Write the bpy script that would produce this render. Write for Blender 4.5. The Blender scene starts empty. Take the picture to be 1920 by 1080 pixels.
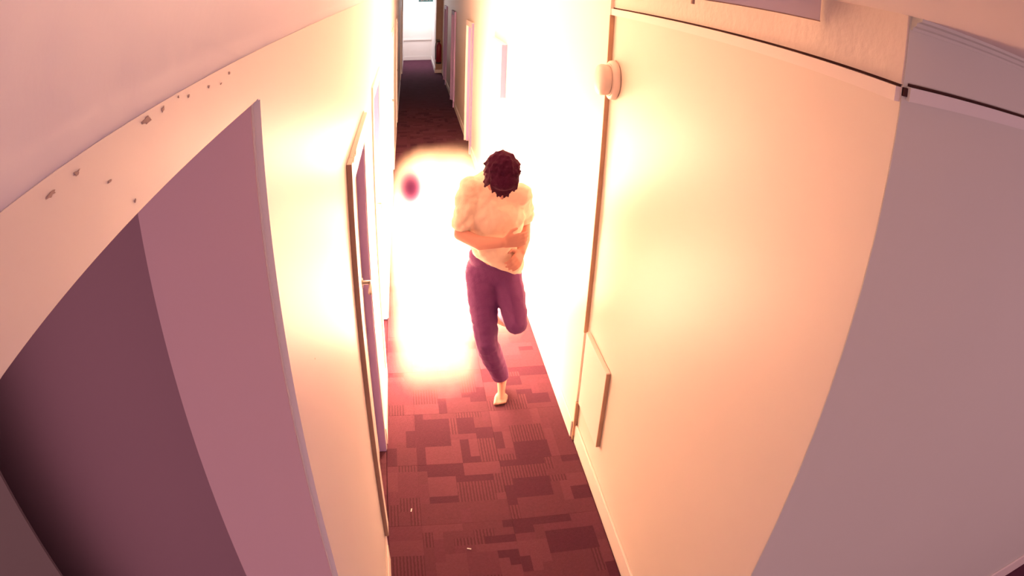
import bpy, bmesh, math, random
from mathutils import Vector, Matrix, noise
R = random.Random(7)
sc = bpy.context.scene
col = sc.collection

# ---------------------------------------------------------------- camera
cd = bpy.data.cameras.new('camera'); cam = bpy.data.objects.new('camera', cd); col.objects.link(cam)
sc.camera = cam
# security camera under the ceiling: wide barrel lens, pitched 27 degrees down, turned 10 degrees right
cam.matrix_world = Matrix(((0.987425, 0.039219, -0.153147, 0.0), (-0.153952, 0.458722, -0.875142, 0.0),
                           (0.035929, 0.887714, 0.458992, 2.7), (0, 0, 0, 1)))
cd.type = 'PANO'; cd.panorama_type = 'FISHEYE_LENS_POLYNOMIAL'
cd.sensor_width = 36.0; cd.sensor_fit = 'HORIZONTAL'
FM = 1217.8225 * 36.0 / 1920.0
cd.fisheye_polynomial_k0 = 0; cd.fisheye_polynomial_k1 = -1.0 / FM; cd.fisheye_polynomial_k2 = 0
cd.fisheye_polynomial_k3 = -0.0903465 / FM ** 3; cd.fisheye_polynomial_k4 = 0
cd.clip_start = 0.02; cd.clip_end = 100

# ---------------------------------------------------------------- world, lights, exposure
w = bpy.data.worlds.new('world'); sc.world = w; w.use_nodes = True
bgn = w.node_tree.nodes['Background']; bgn.inputs[0].default_value = (1.02, 0.535, 0.61, 1); bgn.inputs[1].default_value = 1.0
sc.view_settings.view_transform = 'Standard'; sc.view_settings.look = 'None'
sc.view_settings.exposure = 0.0; sc.view_settings.gamma = 1.0; sc.view_settings.use_curve_mapping = False
FIRE = (0.95, 0.51, 0.315)
def lamp(name, loc, power, radius, color):
    l = bpy.data.lights.new(name, 'POINT'); l.energy = power; l.shadow_soft_size = radius; l.color = color
    o = bpy.data.objects.new(name, l); o.location = loc; col.objects.link(o); return o
lamp('fire_light', (0.18, 4.15, 0.50), 150, 0.34, FIRE)
lamp('fire_light', (0.14, 4.9, 0.85), 105, 0.28, FIRE)
lamp('fire_light', (0.32, 7.0, 0.80), 420, 0.35, FIRE)
def area(name, loc, size, power, color, rot=(0, 0, 0)):
    l = bpy.data.lights.new(name, 'AREA'); l.energy = power; l.shape = 'RECTANGLE'; l.size, l.size_y = size; l.color = color
    o = bpy.data.objects.new(name, l); o.location = loc; o.rotation_euler = rot; col.objects.link(o); return o
area('corridor_lamp', (0.26, 20.6, 2.70), (0.5, 0.9), 48, (1.0, 0.93, 0.92))

# ---------------------------------------------------------------- materials
def mat(name, c, rough=0.6, bump=0.0, bscale=30.0, var=0.0, vscale=2.0, spec=0.5, stripes=0.0, metal=0.0):
    m = bpy.data.materials.new(name); m.use_nodes = True; nt = m.node_tree; b = nt.nodes['Principled BSDF']
    b.inputs['Base Color'].default_value = (*c, 1); b.inputs['Roughness'].default_value = rough
    b.inputs['Specular IOR Level'].default_value = spec; b.inputs['Metallic'].default_value = metal
    tc = nt.nodes.new('ShaderNodeTexCoord')
    if var:
        n = nt.nodes.new('ShaderNodeTexNoise'); n.inputs['Scale'].default_value = vscale; n.inputs['Detail'].default_value = 5
        mx = nt.nodes.new('ShaderNodeMix'); mx.data_type = 'RGBA'
        mx.inputs[6].default_value = (*[x * (1 - var) for x in c], 1); mx.inputs[7].default_value = (*[min(1, x * (1 + var)) for x in c], 1)
        nt.links.new(tc.outputs['Object'], n.inputs['Vector']); nt.links.new(n.outputs['Fac'], mx.inputs[0])
        nt.links.new(mx.outputs[2], b.inputs['Base Color'])
        if stripes:
            wv = nt.nodes.new('ShaderNodeTexWave'); wv.bands_direction = 'X'; wv.inputs['Scale'].default_value = stripes
            wv.inputs['Distortion'].default_value = 1.2; wv.inputs['Detail'].default_value = 1; wv.inputs['Detail Scale'].default_value = 3
            m2 = nt.nodes.new('ShaderNodeMix'); m2.data_type = 'RGBA'; m2.blend_type = 'MULTIPLY'; m2.inputs[0].default_value = 0.38
            nt.links.new(tc.outputs['Object'], wv.inputs['Vector'])
            nt.links.new(mx.outputs[2], m2.inputs[6]); nt.links.new(wv.outputs['Color'], m2.inputs[7]); nt.links.new(m2.outputs[2], b.inputs['Base Color'])
    if bump:
        n = nt.nodes.new('ShaderNodeTexNoise'); n.inputs['Scale'].default_value = bscale; n.inputs['Detail'].default_value = 6
        bp = nt.nodes.new('ShaderNodeBump'); bp.inputs['Strength'].default_value = bump; bp.inputs['Distance'].default_value = 0.01
        nt.links.new(tc.outputs['Object'], n.inputs['Vector']); nt.links.new(n.outputs['Fac'], bp.inputs['Height']); nt.links.new(bp.outputs[0], b.inputs['Normal'])
    return m
M = {}
M['wall_l'] = mat('pale_satin_paint', (0.79, 0.78, 0.78), 0.45, 0.06, 9, 0.03, 1.5)
M['wall'] = mat('cream_satin_paint', (0.80, 0.74, 0.66), 0.42, 0.05, 9, 0.03, 1.5)
M['frieze'] = mat('rough_cream_plaster', (0.80, 0.72, 0.64), 0.55, 0.35, 26, 0.04, 3)
M['pink'] = mat('pinkish_plaster', (0.74, 0.77, 0.90), 0.6, 0.16, 12, 0.04, 3)
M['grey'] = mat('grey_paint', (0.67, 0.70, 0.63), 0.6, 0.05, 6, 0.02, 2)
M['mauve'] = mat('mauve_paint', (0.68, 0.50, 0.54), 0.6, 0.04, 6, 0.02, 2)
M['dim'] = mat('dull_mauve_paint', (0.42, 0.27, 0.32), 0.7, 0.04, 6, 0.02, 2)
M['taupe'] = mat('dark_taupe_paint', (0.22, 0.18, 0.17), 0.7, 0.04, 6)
M['ceiling'] = mat('ceiling_paint', (0.80, 0.73, 0.69), 0.7, 0.05, 8)
M['trim'] = mat('cream_gloss_trim', (0.88, 0.82, 0.76), 0.4)
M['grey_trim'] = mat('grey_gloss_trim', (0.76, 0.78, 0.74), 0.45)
M['white'] = mat('white_paint', (0.82, 0.78, 0.77), 0.5, 0.03, 8)
M['gap'] = mat('dark_gap_shade', (0.06, 0.018, 0.015), 0.9)  # near-black colour standing for shade in the rail grooves and corner gap
M['wood'] = mat('wood_and_edge_shade', (0.54, 0.36, 0.24), 0.6, 0.1, 40, 0.15, 12)  # wood brown, also standing for shade on edges that face the camera
M['lilac'] = mat('lilac_grey_door_paint', (0.42, 0.30, 0.62), 0.5, 0.03, 10)
M['metal'] = mat('brushed_metal', (0.55, 0.52, 0.5), 0.3, metal=1.0)
M['tan'] = mat('brown_trim_and_shade', (0.40, 0.26, 0.20), 0.6, 0.1, 40, 0.12, 10)  # brown of trim and flakes, also standing for shade on end faces
M['siren'] = mat('siren_plastic', (0.82, 0.70, 0.64), 0.4)
M['board'] = mat('grey_board', (0.88, 0.80, 0.80), 0.6, 0.02, 10)
M['chip'] = mat('chipped_plaster', (0.52, 0.40, 0.36), 0.9, 0.4, 60)
M['red'] = mat('dark_red_enamel', (0.20, 0.005, 0.018), 0.35)
M['black'] = mat('black_rubber', (0.02, 0.015, 0.02), 0.6)
M['teal'] = mat('teal_sign_face', (0.10, 0.36, 0.42), 0.4)
M['scrap'] = mat('white_scrap', (0.85, 0.82, 0.8), 0.7)
CARPET = [mat('carpet_mid', (0.100, 0.034, 0.056), 0.95, 0.5, 260, 0.18, 60, 0.1),
          mat('carpet_light', (0.118, 0.041, 0.066), 0.95, 0.5, 260, 0.18, 60, 0.1),
          mat('carpet_dark', (0.072, 0.021, 0.042), 0.95, 0.5, 260, 0.18, 60, 0.1),
          mat('carpet_rose', (0.106, 0.035, 0.060), 0.95, 0.5, 260, 0.18, 60, 0.1),
          mat('carpet_ribbed', (0.116, 0.039, 0.064), 0.95, 0.4, 260, 0.15, 50, 0.1, stripes=17)]
M['carpet'] = mat('carpet_plain', (0.096, 0.031, 0.056), 0.95, 0.4, 200, 0.3, 6, 0.1)
M['skin'] = mat('skin', (0.56, 0.27, 0.22), 0.55, 0.05, 60)
M['shirt'] = mat('peach_cotton', (0.84, 0.68, 0.56), 0.85, 0.15, 90)
M['trousers'] = mat('dark_purple_cloth', (0.15, 0.038, 0.175), 0.85, 0.2, 120)
M['hair'] = mat('dark_brown_hair', (0.050, 0.005, 0.028), 0.85, 0.4, 90, spec=0.15)
M['eye'] = mat('eye', (0.7, 0.68, 0.66), 0.2)

# ---------------------------------------------------------------- mesh helpers
def add_box(bm, a, b, bevel=0.0):
    x0, x1 = sorted((a[0], b[0])); y0, y1 = sorted((a[1], b[1])); z0, z1 = sorted((a[2], b[2]))
    v = [bm.verts.new((x, y, z)) for x in (x0, x1) for y in (y0, y1) for z in (z0, z1)]
    fs = [bm.faces.new([v[i] for i in f]) for f in ((0, 1, 3, 2), (4, 6, 7, 5), (0, 4, 5, 1), (2, 3, 7, 6), (0, 2, 6, 4), (1, 5, 7, 3))]
    if bevel:
        bmesh.ops.bevel(bm, geom=list({e for f in fs for e in f.edges}), offset=bevel, segments=2, affect='EDGES')
def obj(name, bm, m, parent=None, smooth=False, loc=None):
    bmesh.ops.recalc_face_normals(bm, faces=bm.faces)
    me = bpy.data.meshes.new(name); bm.to_mesh(me); bm.free()
    for mm in (m if isinstance(m, list) else [m]): me.materials.append(mm)
    if smooth:
        for p in me.polygons: p.use_smooth = True
    o = bpy.data.objects.new(name, me); col.objects.link(o)
    if parent: o.parent = parent
    if loc: o.location = loc
    return o
def boxes(name, bl, m, parent=None, bevel=0.0):
    bm = bmesh.new()
    for a, b in bl: add_box(bm, a, b, bevel)
    return obj(name, bm, m, parent)
def struct(name, bl, m, bevel=0.0, label=None):
    o = boxes(name, bl, m, None, bevel); o['kind'] = 'structure'
    if label: o['label'] = label
    return o
def tag(o, label, cat, group=None):
    o['label'] = label; o['category'] = cat
    if group: o['group'] = group
    return o
def empty(name, loc=(0, 0, 0)):
    o = bpy.data.objects.new(name, None); o.location = loc; col.objects.link(o); return o
def lathe(bm, prof, axis='Z', c=(0, 0, 0), n=32):
    rings = []
    for r, h in prof:
        ring = []
        for i in range(n):
            a = 2 * math.pi * i / n; u, v = r * math.cos(a), r * math.sin(a)
            p = (u, v, h) if axis == 'Z' else (h, u, v) if axis == 'X' else (u, h, v)
            ring.append(bm.verts.new((p[0] + c[0], p[1] + c[1], p[2] + c[2])))
        rings.append(ring)
    for a, b in zip(rings, rings[1:]):
        for i in range(n): bm.faces.new((a[i], a[(i + 1) % n], b[(i + 1) % n], b[i]))
    bm.faces.new(rings[0]); bm.faces.new(rings[-1])
def tube(bm, pts, r, n=8):
    pts = [Vector(p) for p in pts]; rings = []
    for i, p in enumerate(pts):
        d = (pts[min(i + 1, len(pts) - 1)] - pts[max(i - 1, 0)]).normalized()
        s = d.cross(Vector((0, 0, 1)) if abs(d.z) < 0.9 else Vector((1, 0, 0))).normalized(); t = d.cross(s)
        rings.append([bm.verts.new(p + r * (math.cos(2 * math.pi * k / n) * s + math.sin(2 * math.pi * k / n) * t)) for k in range(n)])
    for a, b in zip(rings, rings[1:]):
        for i in range(n): bm.faces.new((a[i], a[(i + 1) % n], b[(i + 1) % n], b[i]))
    bm.faces.new(rings[0]); bm.faces.new(rings[-1])

# ---------------------------------------------------------------- the setting
XL, XR, XR2, XF = -0.219, 0.981, 0.962, 0.945      # left wall, right wall near / beyond the fire / far
YC, YJ, YE, HC = 1.007, 0.905, 21.85, 2.765         # corner right, jamb left, end wall, ceiling
floor = struct('floor', [((-6, -2.5, -0.08), (6, 24, -0.012))], M['carpet'])
# carpet tiles of the corridor: four columns, half a metre square, each with its own random patch weave
def tile_mesh(wd, ln, seed):
    r = random.Random(seed); bm = bmesh.new(); c = 0.0556; g = 0.0007
    nx, ny = max(1, round(wd / c)), max(1, round(ln / c)); sx, sy = (wd - 2 * g) / nx, (ln - 2 * g) / ny
    used = [[False] * ny for _ in range(nx)]; vs = {}
    def v(i, j, z=0.0):
        k = (i, j, z)
        if k not in vs: vs[k] = bm.verts.new((g + i * sx, g + j * sy, z))
        return vs[k]
    for j in range(ny):
        for i in range(nx):
            if used[i][j]: continue
            a, b = r.choice(((3, 2), (4, 2), (2, 2), (1, 3), (5, 1), (3, 1), (2, 1), (4, 3), (1, 2)))
            k = r.choice((0, 0, 0, 1, 1, 2, 2, 3, 3, 4, 4))
            ii = i
            while ii < nx and ii < i + a and not used[ii][j]: ii += 1
            jj = min(ny, j + b)
            for p in range(i, ii):
                for q in range(j, jj): used[p][q] = True
            f = bm.faces.new((v(i, j), v(ii, j), v(ii, jj), v(i, jj))); f.material_index = k
    for (a, b) in (((0, 0), (nx, 0)), ((nx, 0), (nx, ny)), ((nx, ny), (0, ny)), ((0, ny), (0, 0))):
        bm.faces.new((v(*a), v(*b), v(*b, -0.011), v(*a, -0.011)))
    bm.normal_update()
    for f in bm.faces:
        if abs(f.normal.z) > 0.5 and f.normal.z < 0: f.normal_flip()
    me = bpy.data.meshes.new('carpet_tile'); bm.to_mesh(me); bm.free()
    for m in CARPET: me.materials.append(m)
    return me
cols = [(-0.03 - 0.185, 0.185), (-0.03, 0.5), (0.47, 0.4915)]
variants = {(ci, s): tile_mesh(wd, 0.5, 100 * ci + s) for ci, (x, wd) in enumerate(cols) for s in range(12)}
recess = tile_mesh(0.092, 0.83, 999)
for row in range(25):
    y = 1.89 - 1.0 + 0.5 * row
    for ci, (x, wd) in enumerate(cols):
        o = bpy.data.objects.new('carpet_tile', variants[(ci, (row * 5 + ci * 3) % 12)]); col.objects.link(o)
        o.location = (x, y, 0); o.parent = floor
o = bpy.data.objects.new('carpet_tile', recess); col.objects.link(o); o.location = (-0.310, 2.205, -0.0005); o.parent = floor
boxes('carpet_strip', [((-0.215, 13.395, -0.011), (0.94, YE, 0))], M['carpet'], floor)
ceiling = struct('ceiling', [((-3.5, -1.6, HC), (6, 24, HC + 0.1))], M['ceiling'])

# left wall: lintel over the crossing passage, then wall with door recesses
LD = [(2.235, 3.055), (3.86, 4.70), (8.1, 8.95), (11.2, 12.05), (16.6, 17.4)]     # left door openings
RD = [(6.40, 7.25), (9.72, 10.55), (13.45, 14.3), (16.45, 17.3)]                   # right door openings
HD = 1.99
def wall_with_openings(x0, x1, y0, y1, z0, z1, ops):
    bl = []; y = y0
    for a, b in ops:
        bl.append(((x0, y, z0), (x1, a, z1))); bl.append(((x0, a, HD), (x1, b, z1))); y = b
    bl.append(((x0, y, z0), (x1, y1, z1))); return bl
bm = bmesh.new()
for a, b in wall_with_openings(-0.443, XL, YJ, 22.0, -0.012, 2.543, LD): add_box(bm, a, b)
es = [e for e in bm.edges if all(abs(v.co.x - XL) < 1e-4 and abs(v.co.y - YJ) < 1e-4 for v in e.verts)]
bmesh.ops.bevel(bm, geom=es, offset=0.011, segments=4, affect='EDGES')
add_box(bm, (-0.443, YJ, 2.543), (XL, 22.0, 2.617))
wl = obj('wall_left', bm, M['wall_l']); wl['kind'] = 'structure'
bm = bmesh.new(); add_box(bm, (-0.443, -1.6, 2.543), (XL, YJ, 2.617))
bmesh.ops.bevel(bm, geom=[e for e in bm.edges if all(abs(v.co.x - XL) < 1e-4 and abs(v.co.z - 2.543) < 1e-4 for v in e.verts)], offset=0.003, segments=2, affect='EDGES')
lint = obj('wall_left_lintel', bm, M['wall_l']); lint['kind'] = 'structure'
bm = bmesh.new()   # upper band: small step, then a plaster cove curving up to the ceiling
prof = [(-0.443, 2.6175), (XL - 0.0012, 2.6170), (XL - 0.0012, 2.634), (XL - 0.0005, 2.638)]
prof += [(XL + 0.085 * (1 - math.cos(t * math.pi / 2 / 28)), 2.638 + (HC - 2.638) * math.sin(t * math.pi / 2 / 28)) for t in range(1, 29)]
prof += [(-0.443, HC)]
e0 = [bm.verts.new((x, -1.6, z)) for x, z in prof]; e1 = [bm.verts.new((x, 22.0, z)) for x, z in prof]
for i in range(len(prof)):
    k = (i + 1) % len(prof); bm.faces.new((e0[i], e0[k], e1[k], e1[i]))
bm.faces.new(e0); bm.faces.new(e1)
wu = obj('wall_left_upper', bm, M['pink'], None, True); wu.data.set_sharp_from_angle(angle=math.radians(20)); wu['kind'] = 'structure'
# chips and flakes along the ledge
def chip(y, z, s, parent, x=XL):
    bm = bmesh.new(); n = 11; ring = []; ring2 = []; st = R.uniform(0.8, 2.6)
    for i in range(n):
        a = 2 * math.pi * i / n; r = s * R.uniform(0.3, 1.2)
        ring.append(bm.verts.new((x + 0.0002, y + st * r * math.cos(a), z + 0.7 * r * math.sin(a))))
        ring2.append(bm.verts.new((x + 0.0007, y + 0.8 * st * r * math.cos(a), z + 0.55 * r * math.sin(a))))
    for i in range(n): bm.faces.new((ring[i], ring[(i + 1) % n], ring2[(i + 1) % n], ring2[i]))
    bm.faces.new(ring2)
    return obj('plaster_chip', bm, M['chip'], parent)
for y, z, s in ((0.669, 2.605, 0.005), (0.756, 2.607, 0.004), (0.528, 2.610, 0.007), (0.488, 2.610, 0.008), (0.356, 2.607, 0.004),
                (0.320, 2.606, 0.004), (0.403, 2.585, 0.003), (0.444, 2.556, 0.003), (0.717, 2.600, 0.003), (0.60, 2.608, 0.003), (1.158, 1.941, 0.0035), (0.57, 2.613, 0.003)):
    chip(y, z, s * 0.75, wl if y > 0.95 else lint)
# crossing passage on the left: deeper wall and pier
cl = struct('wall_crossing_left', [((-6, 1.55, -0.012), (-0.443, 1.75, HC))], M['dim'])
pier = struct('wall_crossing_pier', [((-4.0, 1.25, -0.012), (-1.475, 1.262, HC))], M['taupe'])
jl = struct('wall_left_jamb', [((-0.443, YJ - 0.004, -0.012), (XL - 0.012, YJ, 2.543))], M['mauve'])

# right wall near the camera, with frieze above a picture rail, then the thicker wall beyond
bm = bmesh.new(); add_box(bm, (XR, YC, -0.012), (1.35, 3.045, 2.61))
wr = obj('wall_right', bm, M['wall']); wr['kind'] = 'structure'
wf = struct('wall_right_far', wall_with_openings(XR2, 1.35, 3.047, 18.6, -0.012, HC, RD), M['wall'])
fz = struct('wall_right_frieze', [((XR - 0.004, YC, 2.612), (1.35, 3.046, HC))], M['frieze'])
tr = struct('trim_1', [((XR - 0.016, YC + 0.004, 2.573), (XR - 0.0002, 3.046, 2.6055))], M['trim'], label='cream picture rail along the lit right wall')
boxes('groove_shade_strip', [((XR - 0.0045, YC + 0.004, 2.6057), (XR - 0.0003, 3.046, 2.6118))], M['gap'], tr)  # solid dark strip: shade above the rail put into its colour
# grey wall across, right of the corner
wb = struct('wall_crossing_right', [((XR + 0.0005, YC - 0.003, -0.012), (6, YC - 0.0002, HC)), ((1.351, YC, -0.012), (6, 1.2, HC))], M['grey'])
tr2 = struct('trim_2', [((XR + 0.012, YC - 0.017, 2.580), (6, YC - 0.0032, 2.611))], M['grey_trim'], label='grey picture rail on the shaded wall')
boxes('groove_shade_strip', [((XR + 0.014, YC - 0.0075, 2.6112), (6, YC - 0.0033, 2.6175))], M['gap'], tr2)  # dark strip coloured as the shade over this rail
boxes('corner_gap_shade', [((XR + 0.0005, YC - 0.009, 2.588), (XR + 0.0115, YC - 0.0005, 2.607))], M['gap'], tr2)  # dark block painting the shade of the open rail joint
bm = bmesh.new()   # cornice under the ceiling
prof = [(0, 2.735), (0.006, 2.735), (0.008, 2.742), (0.016, 2.746), (0.020, 2.754), (0.034, 2.758), (0.036, HC), (0, HC)]
e0 = [bm.verts.new((XR + 0.004, YC - 0.0032 - a, z)) for a, z in prof]; e1 = [bm.verts.new((6, YC - 0.0032 - a, z)) for a, z in prof]
for i in range(len(prof)):
    k = (i + 1) % len(prof); bm.faces.new((e0[i], e0[k], e1[k], e1[i]))
bm.faces.new(e0); bm.faces.new(e1)
tr3 = obj('trim_3', bm, M['grey']); tr3['kind'] = 'structure'; tr3['label'] = 'grey moulded cornice above the shaded wall'
struct('baseboard_crossing', [((XR + 0.001, YC - 0.018, -0.012), (6, YC - 0.0035, 0.13))], M['trim'], 0.003)
struct('baseboard_right', [((XR - 0.014, YC + 0.002, -0.012), (XR - 0.0002, 3.02, 0.13))], M['trim'], 0.004)
# brown wooden edge strip where the thicker wall starts
t4 = empty('trim_4'); t4['kind'] = 'structure'
boxes('edge_strip', [((XR2 - 0.004, 3.036, 0.80), (XR - 0.0003, 3.0465, 2.572))], M['wood'], t4, 0.001)
boxes('edge_strip', [((XR - 0.006, 3.038, 0.30), (XR - 0.0003, 3.0465, 0.80))], M['gap'], t4)
boxes('edge_strip', [((XR2 - 0.004, 3.030, -0.004), (XR - 0.0003, 3.0465, 0.30))], M['wood'], t4, 0.001)
bm = bmesh.new(); bmesh.ops.create_cone(bm, segments=4, radius1=0.012, radius2=0.003, depth=0.11, cap_ends=True)
obj('splinter', bm, M['wood'], t4, loc=(XR - 0.014, 3.024, 0.10))

# the jog at the far end and the end wall
sj = struct('wall_far_step', [((0.765, 18.6, -0.012), (1.35, 22.0, HC))], M['white'])
boxes('step_face_shade', [((0.775, 18.592, 0.10), (1.35, 18.5995, HC))], M['tan'], sj)  # thin brown skin: shade on the camera-facing step as colour
boxes('skirting', [((0.752, 18.60, 0), (0.7648, YE, 0.14))], M['white'], sj, 0.003)
we = struct('wall_far', [((-0.45, YE, -0.012), (1.35, 22.1, HC))], M['white'])
boxes('dado_rail', [((-0.218, YE - 0.035, 0.695), (0.764, YE - 0.0005, 0.745))], M['white'], we, 0.004)
boxes('skirting', [((-0.218, YE - 0.02, 0), (0.764, YE - 0.0005, 0.13))], M['white'], we, 0.003)
boxes('panel_stile', [((0.655, YE - 0.018, 0.1305), (0.69, YE - 0.0005, 0.69))], M['white'], we, 0.003)
struct('trim_5', [((XL + 0.0005, 18.6, 0.0), (XL + 0.04, YE, HC))], M['white'], 0.003)

# ---------------------------------------------------------------- doors in their recesses
def door(n, side, a, b, leafm, jambm, archm, prot, deep=0.10, aw=0.085, label=None):
    s = 1 if side == 'L' else -1                     # +1: corridor lies towards +x
    X = XL if side == 'L' else XR2
    d = empty('door_%d' % n, (X, (a + b) / 2, 0)); d['kind'] = 'structure'
    P = lambda x, y, z: (s * x, y - (a + b) / 2, z)
    def part(name, bl, m, bev=0.0, parent=d): return boxes(name, [(P(*p), P(*q)) for p, q in bl], m, parent, bev)
    part('jamb', [((-deep, a + 0.0002, 0), (-0.0005, a + 0.022, HD - 0.022))], jambm)
    part('jamb', [((-deep, b - 0.022, 0), (-0.0005, b - 0.0002, HD - 0.022))], jambm)
    part('head_jamb', [((-deep, a + 0.0002, HD - 0.022), (-0.0005, b - 0.0002, HD - 0.0002))], jambm)
    lf = part('door_leaf', [((-deep + 0.02, a + 0.024, 0.008), (-deep + 0.058, b - 0.024, HD - 0.026))], leafm, 0.003)
    for z0, z1 in ((0.2, 0.95), (1.1, 1.85)):
        part('door_panel', [((-deep + 0.0575, a + 0.15, z0), (-deep + 0.064, b - 0.15, z1))], leafm, 0.003, lf)
    z0 = 0.2 if n == 1 else 0.0
    part('architrave', [((0.0005, a - aw, z0), (prot, a + 0.004, HD + 0.085))], archm, 0.002)
    part('architrave', [((0.0005, b - 0.004, 0), (prot if n != 1 else 0.004, b + aw * 0.4, HD + 0.085))], archm, 0.001)
    part('architrave_head', [((0.0005, a + 0.0042, HD - 0.004), (prot, b - 0.0042, HD + 0.085))], archm, 0.002)
    hy = b - 0.11 if side == 'L' else a + 0.10; hz = 1.22 if n == 1 else 1.05
    bm = bmesh.new(); f0 = -deep + 0.058
    lathe(bm, [(0.026, 0), (0.026, 0.008), (0.010, 0.010), (0.010, 0.05)], 'X', (0, 0, 0), 16)
    tube(bm, [(0.046, 0, 0), (0.05, 0.03 * (-1 if side == 'L' else 1), 0), (0.05, 0.12 * (-1 if side == 'L' else 1), 0)], 0.009)
    if s < 0: bmesh.ops.scale(bm, vec=(-1, 1, 1), verts=bm.verts)
    obj('door_handle', bm, M['metal'], d, True, P(f0, hy, hz))
    if label: d['label'] = label
    return d
door(1, 'L', LD[0][0], LD[0][1], M['white'], M['lilac'], M['trim'], 0.020, label='lilac-grey recessed door nearest on the left wall')
boxes('end_face_tone', [((0.0006, -0.4975, 0.2), (0.0195, -0.4962, HD + 0.085))], M['tan'], bpy.data.objects['door_1'])  # brown colour standing in for shade on the architrave's near end
for i in range(5):   # peeling paint flakes at the near end of the door head
    bm = bmesh.new(); y = 2.20 + 0.03 * i + R.uniform(-0.01, 0.01)
    add_box(bm, (XL + 0.020, y, 2.058 + R.uniform(0, 0.012)), (XL + 0.0212, y + R.uniform(0.012, 0.03), 2.074), 0.0003)
    f = obj('peeled_flake', bm, M['tan'], bpy.data.objects['door_1'])
    f.matrix_parent_inverse = Matrix.Translation((-XL, -(LD[0][0] + LD[0][1]) / 2, 0))
for i, (a, b) in enumerate(LD[1:]): door(2 + i, 'L', a, b, M['white'], M['lilac'], M['trim'], 0.010)
for i, (a, b) in enumerate(RD): door(6 + i, 'R', a, b, M['lilac'] if i > 1 else M['white'], M['lilac'], M['trim'] if i < 2 else M['lilac'], 0.055 if i == 0 else 0.035)
M['lilac_dark'] = mat('dull_lilac_paint', (0.20, 0.18, 0.34), 0.7)
for n, z0, z1 in ((6, 1.52, 2.07), (7, 0.0, 2.07)):  # dull lilac end faces; the first cut short to stand for glare lower down
    ln = RD[n - 6][1] - RD[n - 6][0]
    boxes('end_face_tone', [((-0.0545 if n == 6 else -0.0345, -ln / 2 - 0.0865, z0), (-0.0006, -ln / 2 - 0.0852, z1))], M['lilac_dark'], bpy.data.objects['door_%d' % n])
def skirt(name, segs, x0, x1):
    return struct(name, [((x0, a, 0.0), (x1, b, 0.13)) for a, b in segs], M['trim'], 0.003)
skirt('baseboard_left', [(YJ + 0.012, 2.149), (3.10, 3.774), (4.74, 8.014), (8.99, 11.114), (12.09, 16.514), (17.44, 18.6)], XL + 0.0005, XL + 0.010)
struct('trim_6', [((XL + 0.0005, YJ + 0.012, 0.13), (XL + 0.004, 2.149, 0.2))], M['trim'], 0.001)
skirt('baseboard_right_far', [(3.06, 6.314), (7.29, 9.634), (10.59, 13.364), (14.34, 16.364), (17.34, 18.59)], XR2 - 0.012, XR2 - 0.0005)

# ---------------------------------------------------------------- things on the walls
hp = boxes('access_panel', [((XR - 0.024, 2.575, 0.33), (XR - 0.0005, 2.99, 0.835))], M['trim'], None, 0.003)
tag(hp, 'cream access panel low on the lit right wall beside the carpet', 'panel')
boxes('panel_edge_shade', [((XR - 0.0235, 2.5715, 0.335), (XR - 0.001, 2.5755, 0.83))], M['wood'], hp)  # near end of the panel coloured brown for the shade on it

sr = empty('alarm_sounder', (XR - 0.0005, 2.965, 2.25)); tag(sr, 'round cream alarm sounder high on the right wall over the brown edge strip', 'alarm')
bm = bmesh.new(); lathe(bm, [(0.094, -0.001), (0.099, -0.006), (0.097, -0.026), (0.080, -0.034), (0.072, -0.036)], 'X'); obj('base', bm, M['siren'], sr, True)
bm = bmesh.new(); lathe(bm, [(0.070, -0.034), (0.076, -0.042), (0.078, -0.072), (0.072, -0.084), (0.050, -0.092), (0.02, -0.095)], 'X'); obj('horn_cover', bm, M['siren'], sr, True)
bm = bmesh.new(); lathe(bm, [(0.083, -0.030), (0.083, -0.036)], 'X'); obj('grille_ring', bm, M['siren'], sr)

sb = empty('hanging_board', (0.80, 1.335, 2.70)); tag(sb, 'plain grey hanging board under the ceiling beside the rough frieze', 'sign')
boxes('panel', [((-0.19, -0.006, 0.006), (0.168, 0.006, 0.063))], M['board'], sb)
boxes('edge_trim', [((-0.19, -0.008, 0.003), (0.168, 0.008, 0.0058))], M['tan'], sb)
boxes('bracket', [((-0.19, -0.004, -0.010), (-0.184, 0.004, 0.0028))], M['tan'], sb)

ex = empty('fire_extinguisher', (0.855, 18.515, 0.30)); tag(ex, 'dark red fire extinguisher hung at the far end of the corridor', 'extinguisher')
bm = bmesh.new(); lathe(bm, [(0.070, 0.02), (0.078, 0.03), (0.078, 0.50), (0.070, 0.55), (0.045, 0.59), (0.028, 0.61), (0.028, 0.64)], 'Z', (0, 0, 0), 20); obj('cylinder', bm, M['red'], ex, True)
bm = bmesh.new(); lathe(bm, [(0.074, -0.01), (0.080, 0.0), (0.080, 0.04), (0.074, 0.045)], 'Z', (0, 0, 0), 20); obj('foot_ring', bm, M['black'], ex, True)
bm = bmesh.new(); add_box(bm, (-0.09, -0.012, 0.66), (0.05, 0.012, 0.675), 0.003); add_box(bm, (-0.03, -0.015, 0.635), (0.03, 0.015, 0.662), 0.003); add_box(bm, (-0.09, -0.01, 0.70), (0.03, 0.01, 0.712), 0.003); obj('valve_lever', bm, M['black'], ex)
bm = bmesh.new(); tube(bm, [(-0.03, -0.01, 0.65), (-0.08, -0.02, 0.62), (-0.095, -0.03, 0.5), (-0.092, -0.04, 0.3), (-0.09, -0.04, 0.12)], 0.012); obj('hose', bm, M['black'], ex, True)
boxes('wall_bracket', [((-0.03, 0.0, 0.52), (0.03, 0.0765, 0.56))], M['metal'], ex)

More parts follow.
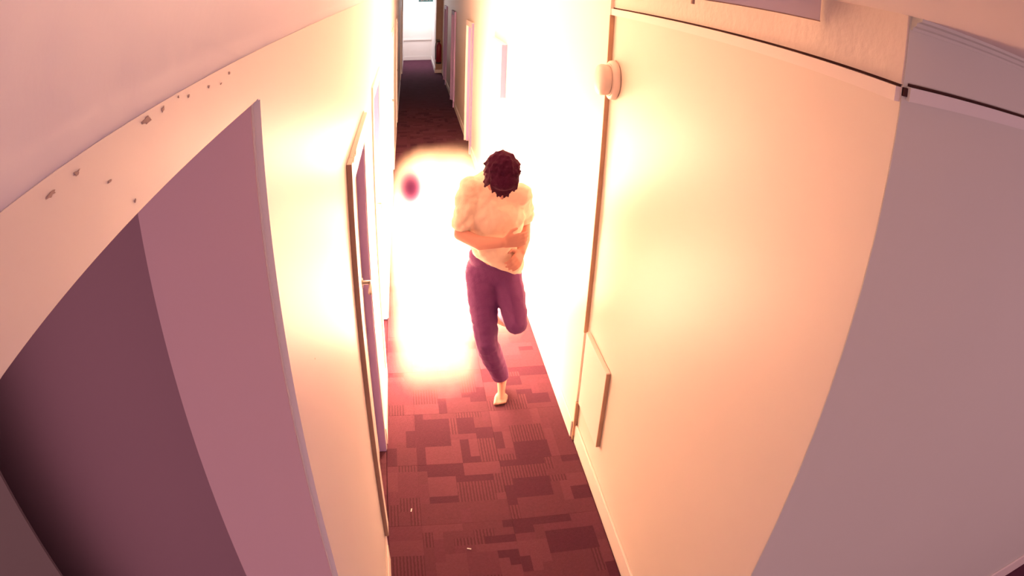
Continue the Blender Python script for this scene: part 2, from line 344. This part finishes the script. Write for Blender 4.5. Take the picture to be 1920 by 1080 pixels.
es_ = empty('exit_sign', (0.50, 20.0, 2.10)); tag(es_, 'teal and white exit sign hanging at the far end of the corridor', 'sign')
boxes('sign_box', [((-0.22, -0.02, 0), (0.22, 0.02, 0.19))], M['teal'], es_, 0.004)
for x in (-0.17, 0.17):
    bm = bmesh.new(); tube(bm, [(x, 0, 0.188), (x, 0, HC - 2.10)], 0.006); obj('hanger_rod', bm, M['metal'], es_)
tx = bpy.data.curves.new('lettering', 'FONT'); tx.body = 'EXIT'; tx.size = 0.16; tx.extrude = 0.002; tx.align_x = 'CENTER'; tx.align_y = 'CENTER'
tmp = bpy.data.objects.new('t', tx); col.objects.link(tmp)
lm = bpy.data.meshes.new_from_object(tmp.evaluated_get(bpy.context.evaluated_depsgraph_get())); bpy.data.objects.remove(tmp); bpy.data.curves.remove(tx)
lm.materials.clear(); lm.materials.append(M['scrap'])
to = bpy.data.objects.new('lettering', lm); to.rotation_euler = (math.pi / 2, 0, 0); to.location = (0, -0.0225, 0.085); to.parent = es_; col.objects.link(to)

def scrap(x, y, rz, label):
    bm = bmesh.new(); add_box(bm, (-0.013, -0.003, 0), (0.004, 0.003, 0.004), 0.001)
    v = [u for u in bm.verts if u.co.x > 0]; bmesh.ops.translate(bm, vec=(0.006, 0.003, 0.003), verts=v)
    o = obj('paper_scrap', bm, M['scrap'], loc=(x, y, 0.0003)); o.rotation_euler.z = rz; tag(o, label, 'scrap')
scrap(-0.08, 2.511, 1.2, 'tiny white scrap on the carpet nearer the left wall and door')
scrap(0.211, 2.192, -0.6, 'tiny white scrap in the middle of the carpet nearest the camera')

# ---------------------------------------------------------------- fire: glowing gas in soft lobes
def fire_mat(name, strength, power, ncol=(1.0, 0.48, 0.22)):
    m = bpy.data.materials.new(name); m.use_nodes = True; nt = m.node_tree; nt.nodes.clear(); N = nt.nodes.new; L = nt.links.new
    tc = N('ShaderNodeTexCoord'); no = N('ShaderNodeTexNoise'); no.inputs['Scale'].default_value = 1.6; no.inputs['Detail'].default_value = 3
    L(tc.outputs['Object'], no.inputs['Vector'])
    s = N('ShaderNodeVectorMath'); s.operation = 'SUBTRACT'; L(no.outputs['Color'], s.inputs[0]); s.inputs[1].default_value = (0.5, 0.5, 0.5)
    k = N('ShaderNodeVectorMath'); k.operation = 'SCALE'; L(s.outputs[0], k.inputs[0]); k.inputs['Scale'].default_value = 0.32
    a = N('ShaderNodeVectorMath'); a.operation = 'ADD'; L(tc.outputs['Object'], a.inputs[0]); L(k.outputs[0], a.inputs[1])
    ab = N('ShaderNodeVectorMath'); ab.operation = 'ABSOLUTE'; L(a.outputs[0], ab.inputs[0])
    sx = N('ShaderNodeSeparateXYZ'); L(ab.outputs[0], sx.inputs[0]); prev = None
    for i in range(3):
        q = N('ShaderNodeMath'); q.operation = 'POWER'; L(sx.outputs[i], q.inputs[0]); q.inputs[1].default_value = 3.5
        if prev:
            t = N('ShaderNodeMath'); t.operation = 'ADD'; L(prev.outputs[0], t.inputs[0]); L(q.outputs[0], t.inputs[1]); prev = t
        else: prev = q
    le = N('ShaderNodeMath'); le.operation = 'POWER'; L(prev.outputs[0], le.inputs[0]); le.inputs[1].default_value = 1 / 3.5
    mr = N('ShaderNodeMapRange'); mr.interpolation_type = 'SMOOTHSTEP'; L(le.outputs[0], mr.inputs[0])
    mr.inputs[1].default_value = 0.50; mr.inputs[2].default_value = 0.97; mr.inputs[3].default_value = 1; mr.inputs[4].default_value = 0
    pw = N('ShaderNodeMath'); pw.operation = 'POWER'; L(mr.outputs[0], pw.inputs[0]); pw.inputs[1].default_value = power
    mu = N('ShaderNodeMath'); mu.operation = 'MULTIPLY'; L(pw.outputs[0], mu.inputs[0]); mu.inputs[1].default_value = strength
    em = N('ShaderNodeEmission'); em.inputs[0].default_value = (*ncol, 1); L(mu.outputs[0], em.inputs[1])
    out = N('ShaderNodeOutputMaterial'); L(em.outputs[0], out.inputs['Volume'])
    return m
fb = empty('fireball', (0.25, 4.3, 0)); tag(fb, 'white-hot fireball filling the corridor behind the running person', 'fire')
def lobe(name, c, r, m):
    bm = bmesh.new(); bmesh.ops.create_icosphere(bm, subdivisions=4, radius=1.0)
    for v in bm.verts: v.co /= sum(abs(c) ** 3.5 for c in v.co) ** (1 / 3.5)
    o = obj(name, bm, m, fb, True); o.location = Vector(c) - fb.location; o.scale = r; return o
lobe('fire_core', (0.30, 4.50, 0.52), (0.46, 0.62, 0.52), fire_mat('flame_core', 9, 1.0))
FL = fire_mat('flame_lobe', 3.6, 1.0); FG = fire_mat('flame_ground', 6, 1.0)
lobe('flame_lobe', (0.37, 5.35, 0.50), (0.575, 1.0, 0.58), FL)
lobe('flame_lobe', (0.37, 6.9, 0.30), (0.575, 1.4, 0.42), FL)
lobe('flame_lobe', (0.36, 4.62, 0.90), (0.575, 0.60, 0.58), FL)
lobe('flame_lobe', (0.058, 4.70, 0.66), (0.275, 0.95, 0.70), FG)
lobe('ground_flame', (0.140, 4.00, 0.25), (0.355, 0.58, 0.33), FG)
lobe('ground_flame', (0.60, 4.62, 0.30), (0.34, 0.62, 0.34), FG)

# dark puff of smoke in front of the glow
def smoke_mat():
    m = bpy.data.materials.new('smoke'); m.use_nodes = True; nt = m.node_tree; nt.nodes.clear(); N = nt.nodes.new; L = nt.links.new
    tc = N('ShaderNodeTexCoord'); le = N('ShaderNodeVectorMath'); le.operation = 'LENGTH'; L(tc.outputs['Object'], le.inputs[0])
    mr = N('ShaderNodeMapRange'); mr.interpolation_type = 'SMOOTHSTEP'; L(le.outputs['Value'], mr.inputs[0])
    mr.inputs[1].default_value = 0.1; mr.inputs[2].default_value = 0.98; mr.inputs[3].default_value = 42; mr.inputs[4].default_value = 0
    ab = N('ShaderNodeVolumeAbsorption'); ab.inputs[0].default_value = (0.33, 0.08, 0.36, 1); L(mr.outputs[0], ab.inputs[1])
    out = N('ShaderNodeOutputMaterial'); L(ab.outputs[0], out.inputs['Volume']); return m
bm = bmesh.new(); bmesh.ops.create_icosphere(bm, subdivisions=3, radius=1.0)
sm = obj('smoke_puff', bm, smoke_mat(), None, True, (0.012, 3.65, 1.475)); sm.scale = (0.105, 0.105, 0.155)
tag(sm, 'dark red smoke puff drifting in the white glare left of the person', 'smoke')

# ---------------------------------------------------------------- the running person
def capsule(bm, p, r0, q, r1, seg=10):
    p, q = Vector(p), Vector(q); t = bmesh.new()
    for c, r in ((p, r0), (q, r1)):
        bmesh.ops.create_icosphere(t, subdivisions=2, radius=r, matrix=Matrix.Translation(c))
    h = bmesh.ops.convex_hull(t, input=t.verts)
    bmesh.ops.delete(t, geom=[g for g in h['geom_interior'] if isinstance(g, bmesh.types.BMVert)], context='VERTS')
    me = bpy.data.meshes.new('t'); t.to_mesh(me); t.free(); bm.from_mesh(me); bpy.data.meshes.remove(me)
def ell(bm, c, r, rot=None):
    mt = Matrix.Translation(Vector(c)) @ (rot.to_4x4() if rot else Matrix.Identity(4)) @ Matrix.Diagonal((*r, 1))
    bmesh.ops.create_icosphere(bm, subdivisions=3, radius=1.0, matrix=mt)
def chain(bm, pts):
    for (p, a), (q, b) in zip(pts, pts[1:]): capsule(bm, p, a, q, b)
def fuse(name, bm, m, parent, voxel, smooth=6, cut=None, wrinkle=None):
    me = bpy.data.meshes.new('t'); bm.to_mesh(me); bm.free(); o = bpy.data.objects.new('t', me); col.objects.link(o)
    md = o.modifiers.new('r', 'REMESH'); md.mode = 'VOXEL'; md.voxel_size = voxel; md.use_smooth_shade = True
    if smooth:
        md = o.modifiers.new('s', 'SMOOTH'); md.factor = 0.5; md.iterations = smooth
    dg = bpy.context.evaluated_depsgraph_get(); nm = bpy.data.meshes.new_from_object(o.evaluated_get(dg))
    bpy.data.objects.remove(o); bpy.data.meshes.remove(me)
    b = bmesh.new(); b.from_mesh(nm); bpy.data.meshes.remove(nm)
    if wrinkle:
        b.normal_update()
        sh = [wrinkle(v.co) for v in b.verts]
        for v, s in zip(b.verts, sh): v.co += v.normal * s
    for co, no in (cut or []):
        bmesh.ops.bisect_plane(b, geom=b.verts[:] + b.edges[:] + b.faces[:], plane_co=co, plane_no=no, clear_outer=True)
        ed = [e for e in b.edges if e.is_boundary]
        if ed: bmesh.ops.edgeloop_fill(b, edges=ed)
    o = obj(name, b, m, parent, True)
    return o
person = empty('person', (0.5, 3.5, 0))
tag(person, 'person with dark hair running with bowed head, peach shirt, dark purple trousers, bare feet', 'person')
pel = (0.50, 3.58, 0.98); chest = (0.490, 3.45, 1.30); neck = (0.492, 3.39, 1.50); head = Vector((0.494, 3.285, 1.650))
shR, elR, wrR = (0.350, 3.50, 1.525), (0.285, 3.400, 1.275), (0.500, 3.225, 1.290)
shL, elL, wrL = (0.630, 3.47, 1.485), (0.690, 3.60, 1.255), (0.640, 3.40, 1.15)
hiR, knR, anR, toR = (0.425, 3.57, 0.94), (0.450, 3.40, 0.535), (0.585, 3.60, 0.105), (0.552, 3.455, 0.022)
hiL, knL, anL = (0.580, 3.57, 0.93), (0.625, 3.37, 0.690), (0.610, 3.78, 0.560)
# head bowed forward (local +z = crown, -y = face)
HR = Matrix.Rotation(math.radians(58), 3, 'X')
H = lambda x, y, z: head + HR @ Vector((x, y, z))
b = bmesh.new()
# torso
ell(b, (0.50, 3.575, 0.97), (0.150, 0.105, 0.120)); ell(b, (0.495, 3.52, 1.12), (0.132, 0.095, 0.14))
ell(b, (0.490, 3.475, 1.34), (0.155, 0.108, 0.17)); capsule(b, (0.390, 3.50, 1.505), 0.062, (0.585, 3.475, 1.48), 0.062); ell(b, (0.488, 3.53, 1.50), (0.13, 0.09, 0.10))
chain(b, [((0.488, 3.51, 1.52), 0.064), ((0.490, 3.42, 1.585), 0.057), (tuple(H(0, 0.02, -0.06)), 0.054)])
# head: skull, jaw, nose, ears, brow, lips
ell(b, H(0, 0.015, 0.03), (0.074, 0.094, 0.088), HR); ell(b, H(0, -0.028, -0.045), (0.056, 0.060, 0.066), HR)
capsule(b, H(0, -0.060, -0.085), 0.022, H(0, -0.050, -0.092), 0.026)
capsule(b, H(0, -0.084, 0.015), 0.009, H(0, -0.108, -0.022), 0.013); ell(b, H(0, -0.074, 0.034), (0.05, 0.016, 0.013), HR)
capsule(b, H(-0.018, -0.086, -0.052), 0.008, H(0.018, -0.086, -0.052), 0.008)
for s in (-1, 1): ell(b, H(s * 0.077, 0.012, -0.004), (0.012, 0.022, 0.033), HR)
# arms
chain(b, [(shR, 0.056), ((0.312, 3.445, 1.40), 0.047), (elR, 0.040), ((0.385, 3.31, 1.255), 0.042), (wrR, 0.028)])
chain(b, [(shL, 0.056), ((0.665, 3.54, 1.37), 0.047), (elL, 0.040), ((0.672, 3.51, 1.185), 0.041), (wrL, 0.028)])
# hands: palm, four fingers, thumb
def hand(w, fwd, side, up, curl=0.5, s=1.0):
    w, f, sd, u = Vector(w), Vector(fwd).normalized(), Vector(side).normalized(), Vector(up).normalized()
    for t in (-0.024, -0.008, 0.008, 0.024):
        capsule(b, w + f * 0.018 + sd * t * 0.7, 0.0155, w + f * 0.088 + sd * t * 1.12, 0.0125)
    for t, ln in ((-0.031, 0.058), (-0.0105, 0.074), (0.0105, 0.080), (0.031, 0.070)):
        p = w + f * 0.090 + sd * t; a = 0.35 * curl
        q = p + (f * math.cos(a) - u * math.sin(a)) * ln * 0.45; a = 1.1 * curl
        r = q + (f * math.cos(a) - u * math.sin(a)) * ln * 0.32; a = 1.7 * curl
        e = r + (f * math.cos(a) - u * math.sin(a)) * ln * 0.23
        chain(b, [(p, 0.0098), (q, 0.0088), (r, 0.0080), (e, 0.0070)])
    p = w + f * 0.030 + sd * 0.026; q = p + sd * 0.030 + f * 0.026 - u * 0.008; r = q + f * 0.030 + sd * 0.006 - u * 0.010
    chain(b, [(p, 0.0135), (q, 0.0105), (r, 0.0085)])
hand(wrR, (0.97, 0.10, 0.10), (0.0, 0.25, 0.95), (0, -1, 0.2), 0.6)
hand(wrL, (-0.35, -0.75, -0.15), (-0.55, 0.2, 0.8), (0.8, -0.3, 0.5), 0.9)
# legs and bare feet
chain(b, [(hiR, 0.088), ((0.435, 3.49, 0.74), 0.074), (knR, 0.054), ((0.495, 3.475, 0.39), 0.056), ((0.545, 3.55, 0.23), 0.042), (anR, 0.036)])
chain(b, [(hiL, 0.088), ((0.605, 3.475, 0.82), 0.074), (knL, 0.054), ((0.625, 3.52, 0.655), 0.056), ((0.615, 3.66, 0.60), 0.042), (anL, 0.036)])
def foot(an, heel, ball, toe, up):
    an, heel, ball, toe = Vector(an), Vector(heel), Vector(ball), Vector(toe)
    chain(b, [(an, 0.036), (heel, 0.028)]); chain(b, [(an, 0.034), (ball, 0.022), ]); chain(b, [(heel, 0.026), (ball, 0.020)])
    f = (toe - ball).normalized(); sd = f.cross(Vector(up)).normalized()
    for i, (t, ln, r) in enumerate(((-0.032, 0.052, 0.0135), (-0.012, 0.050, 0.0095), (0.004, 0.044, 0.009), (0.019, 0.037, 0.0085), (0.033, 0.029, 0.008))):
        capsule(b, ball + sd * t * 0.8 - f * 0.03, 0.017, ball + sd * t, r + 0.003); capsule(b, ball + sd * t, r + 0.002, ball + sd * t + f * ln, r)
foot(anR, (0.592, 3.635, 0.040), (0.566, 3.490, 0.022), (0.552, 3.44, 0.012), (0, 0, -1))
foot(anL, (0.608, 3.815, 0.590), (0.612, 3.83, 0.455), (0.613, 3.815, 0.40), (0, -1, 0))
body = fuse('body', b, M['skin'], None, 0.0058, 4)
body.parent = person; body.matrix_parent_inverse = Matrix.Translation((-0.5, -3.5, 0))
def worn(o):
    o.parent = person; o.matrix_parent_inverse = Matrix.Translation((-0.5, -3.5, 0)); return o
# hair
b = bmesh.new(); ell(b, H(0, 0.030, 0.045), (0.090, 0.104, 0.090), HR); ell(b, H(0, -0.045, 0.080), (0.066, 0.050, 0.045), HR)
for s in (-1, 1): ell(b, H(s * 0.066, 0.035, 0.0), (0.024, 0.050, 0.05), HR)
ell(b, H(0, 0.075, -0.02), (0.066, 0.042, 0.06), HR)
for i in range(110):
    a, e = R.uniform(0, 2 * math.pi), R.uniform(-0.35, 1.4)
    d = Vector((math.cos(a) * math.cos(e), math.sin(a) * math.cos(e), math.sin(e)))
    p = Vector((0.086 * d.x, 0.028 + 0.10 * d.y, 0.045 + 0.088 * d.z)); q = p * 1.03 + Vector((R.uniform(-1, 1), R.uniform(-1, 0.4), R.uniform(-1, 0.2))) * 0.016
    capsule(b, H(*p), 0.012, H(*q), 0.006)
for i in range(13):   # fringe falling over the bowed forehead
    x = -0.060 + 0.010 * i; capsule(b, H(x, -0.055, 0.078), 0.017, H(x * 0.95 + R.uniform(-0.014, 0.014), -0.112 + 9 * x * x, 0.004 + 9 * x * x + R.uniform(-0.026, 0.012)), 0.005)
for s_ in (-1, 1):
    for k in range(5): capsule(b, H(s_ * 0.072, -0.03 + 0.02 * k, 0.04), 0.018, H(s_ * (0.088 + R.uniform(-0.004, 0.006)), -0.04 + 0.022 * k, -0.035 + R.uniform(-0.02, 0.01)), 0.007)
worn(fuse('hair', b, M['hair'], None, 0.0055, 5))
for s in (-1, 1):
    bm = bmesh.new(); ell(bm, H(s * 0.031, -0.077, 0.010), (0.0125, 0.0125, 0.0125)); e = worn(obj('eye', bm, M['eye'], None, True))
# trousers
b = bmesh.new()
ell(b, (0.50, 3.575, 0.97), (0.168, 0.122, 0.125)); ell(b, (0.497, 3.545, 1.07), (0.152, 0.112, 0.10))
chain(b, [(hiR, 0.104), ((0.435, 3.49, 0.74), 0.092), (knR, 0.073), ((0.495, 3.475, 0.39), 0.075), ((0.548, 3.55, 0.23), 0.064), ((0.575, 3.588, 0.14), 0.060)])
chain(b, [(hiL, 0.104), ((0.605, 3.475, 0.82), 0.092), (knL, 0.073), ((0.625, 3.52, 0.655), 0.075), ((0.615, 3.66, 0.60), 0.064), ((0.612, 3.74, 0.57), 0.060)])
def tw(c): return 0.006 * noise.noise(Vector((c.x * 14, c.y * 14, c.z * 30))) + 0.0015 * noise.noise(c * 45)
trs = worn(fuse('trousers', b, M['trousers'], None, 0.009, 5, [(Vector((0.57, 3.58, 0.145)), Vector((0.3, 0.25, -1)))], tw))
# shirt: torso, two short sleeves, hem dragged down to the person's left
b = bmesh.new()
ell(b, (0.495, 3.53, 1.10), (0.158, 0.122, 0.20)); ell(b, (0.490, 3.475, 1.34), (0.176, 0.127, 0.18)); capsule(b, (0.395, 3.50, 1.505), 0.078, (0.585, 3.475, 1.48), 0.078)
ell(b, (0.488, 3.535, 1.51), (0.145, 0.105, 0.115)); chain(b, [((0.488, 3.52, 1.55), 0.085), ((0.490, 3.45, 1.58), 0.066)])
capsule(b, (0.47, 3.44, 1.20), 0.13, (0.565, 3.46, 1.06), 0.115)
chain(b, [(shR, 0.072), ((0.314, 3.445, 1.40), 0.068), ((0.300, 3.42, 1.335), 0.066)])
chain(b, [(shL, 0.072), ((0.665, 3.535, 1.375), 0.068), ((0.676, 3.565, 1.32), 0.066)])
def sw(c):
    u = c.x * 0.75 + c.z * 0.66; v = -c.x * 0.66 + c.z * 0.75
    return 0.013 * noise.noise(Vector((u * 7, v * 22, c.y * 7))) + 0.006 * noise.noise(c * 32)
worn(fuse('shirt', b, M['shirt'], None, 0.009, 6, [(Vector((0.50, 3.45, 1.075)), Vector((-0.46, 0.0, -1)))], sw))
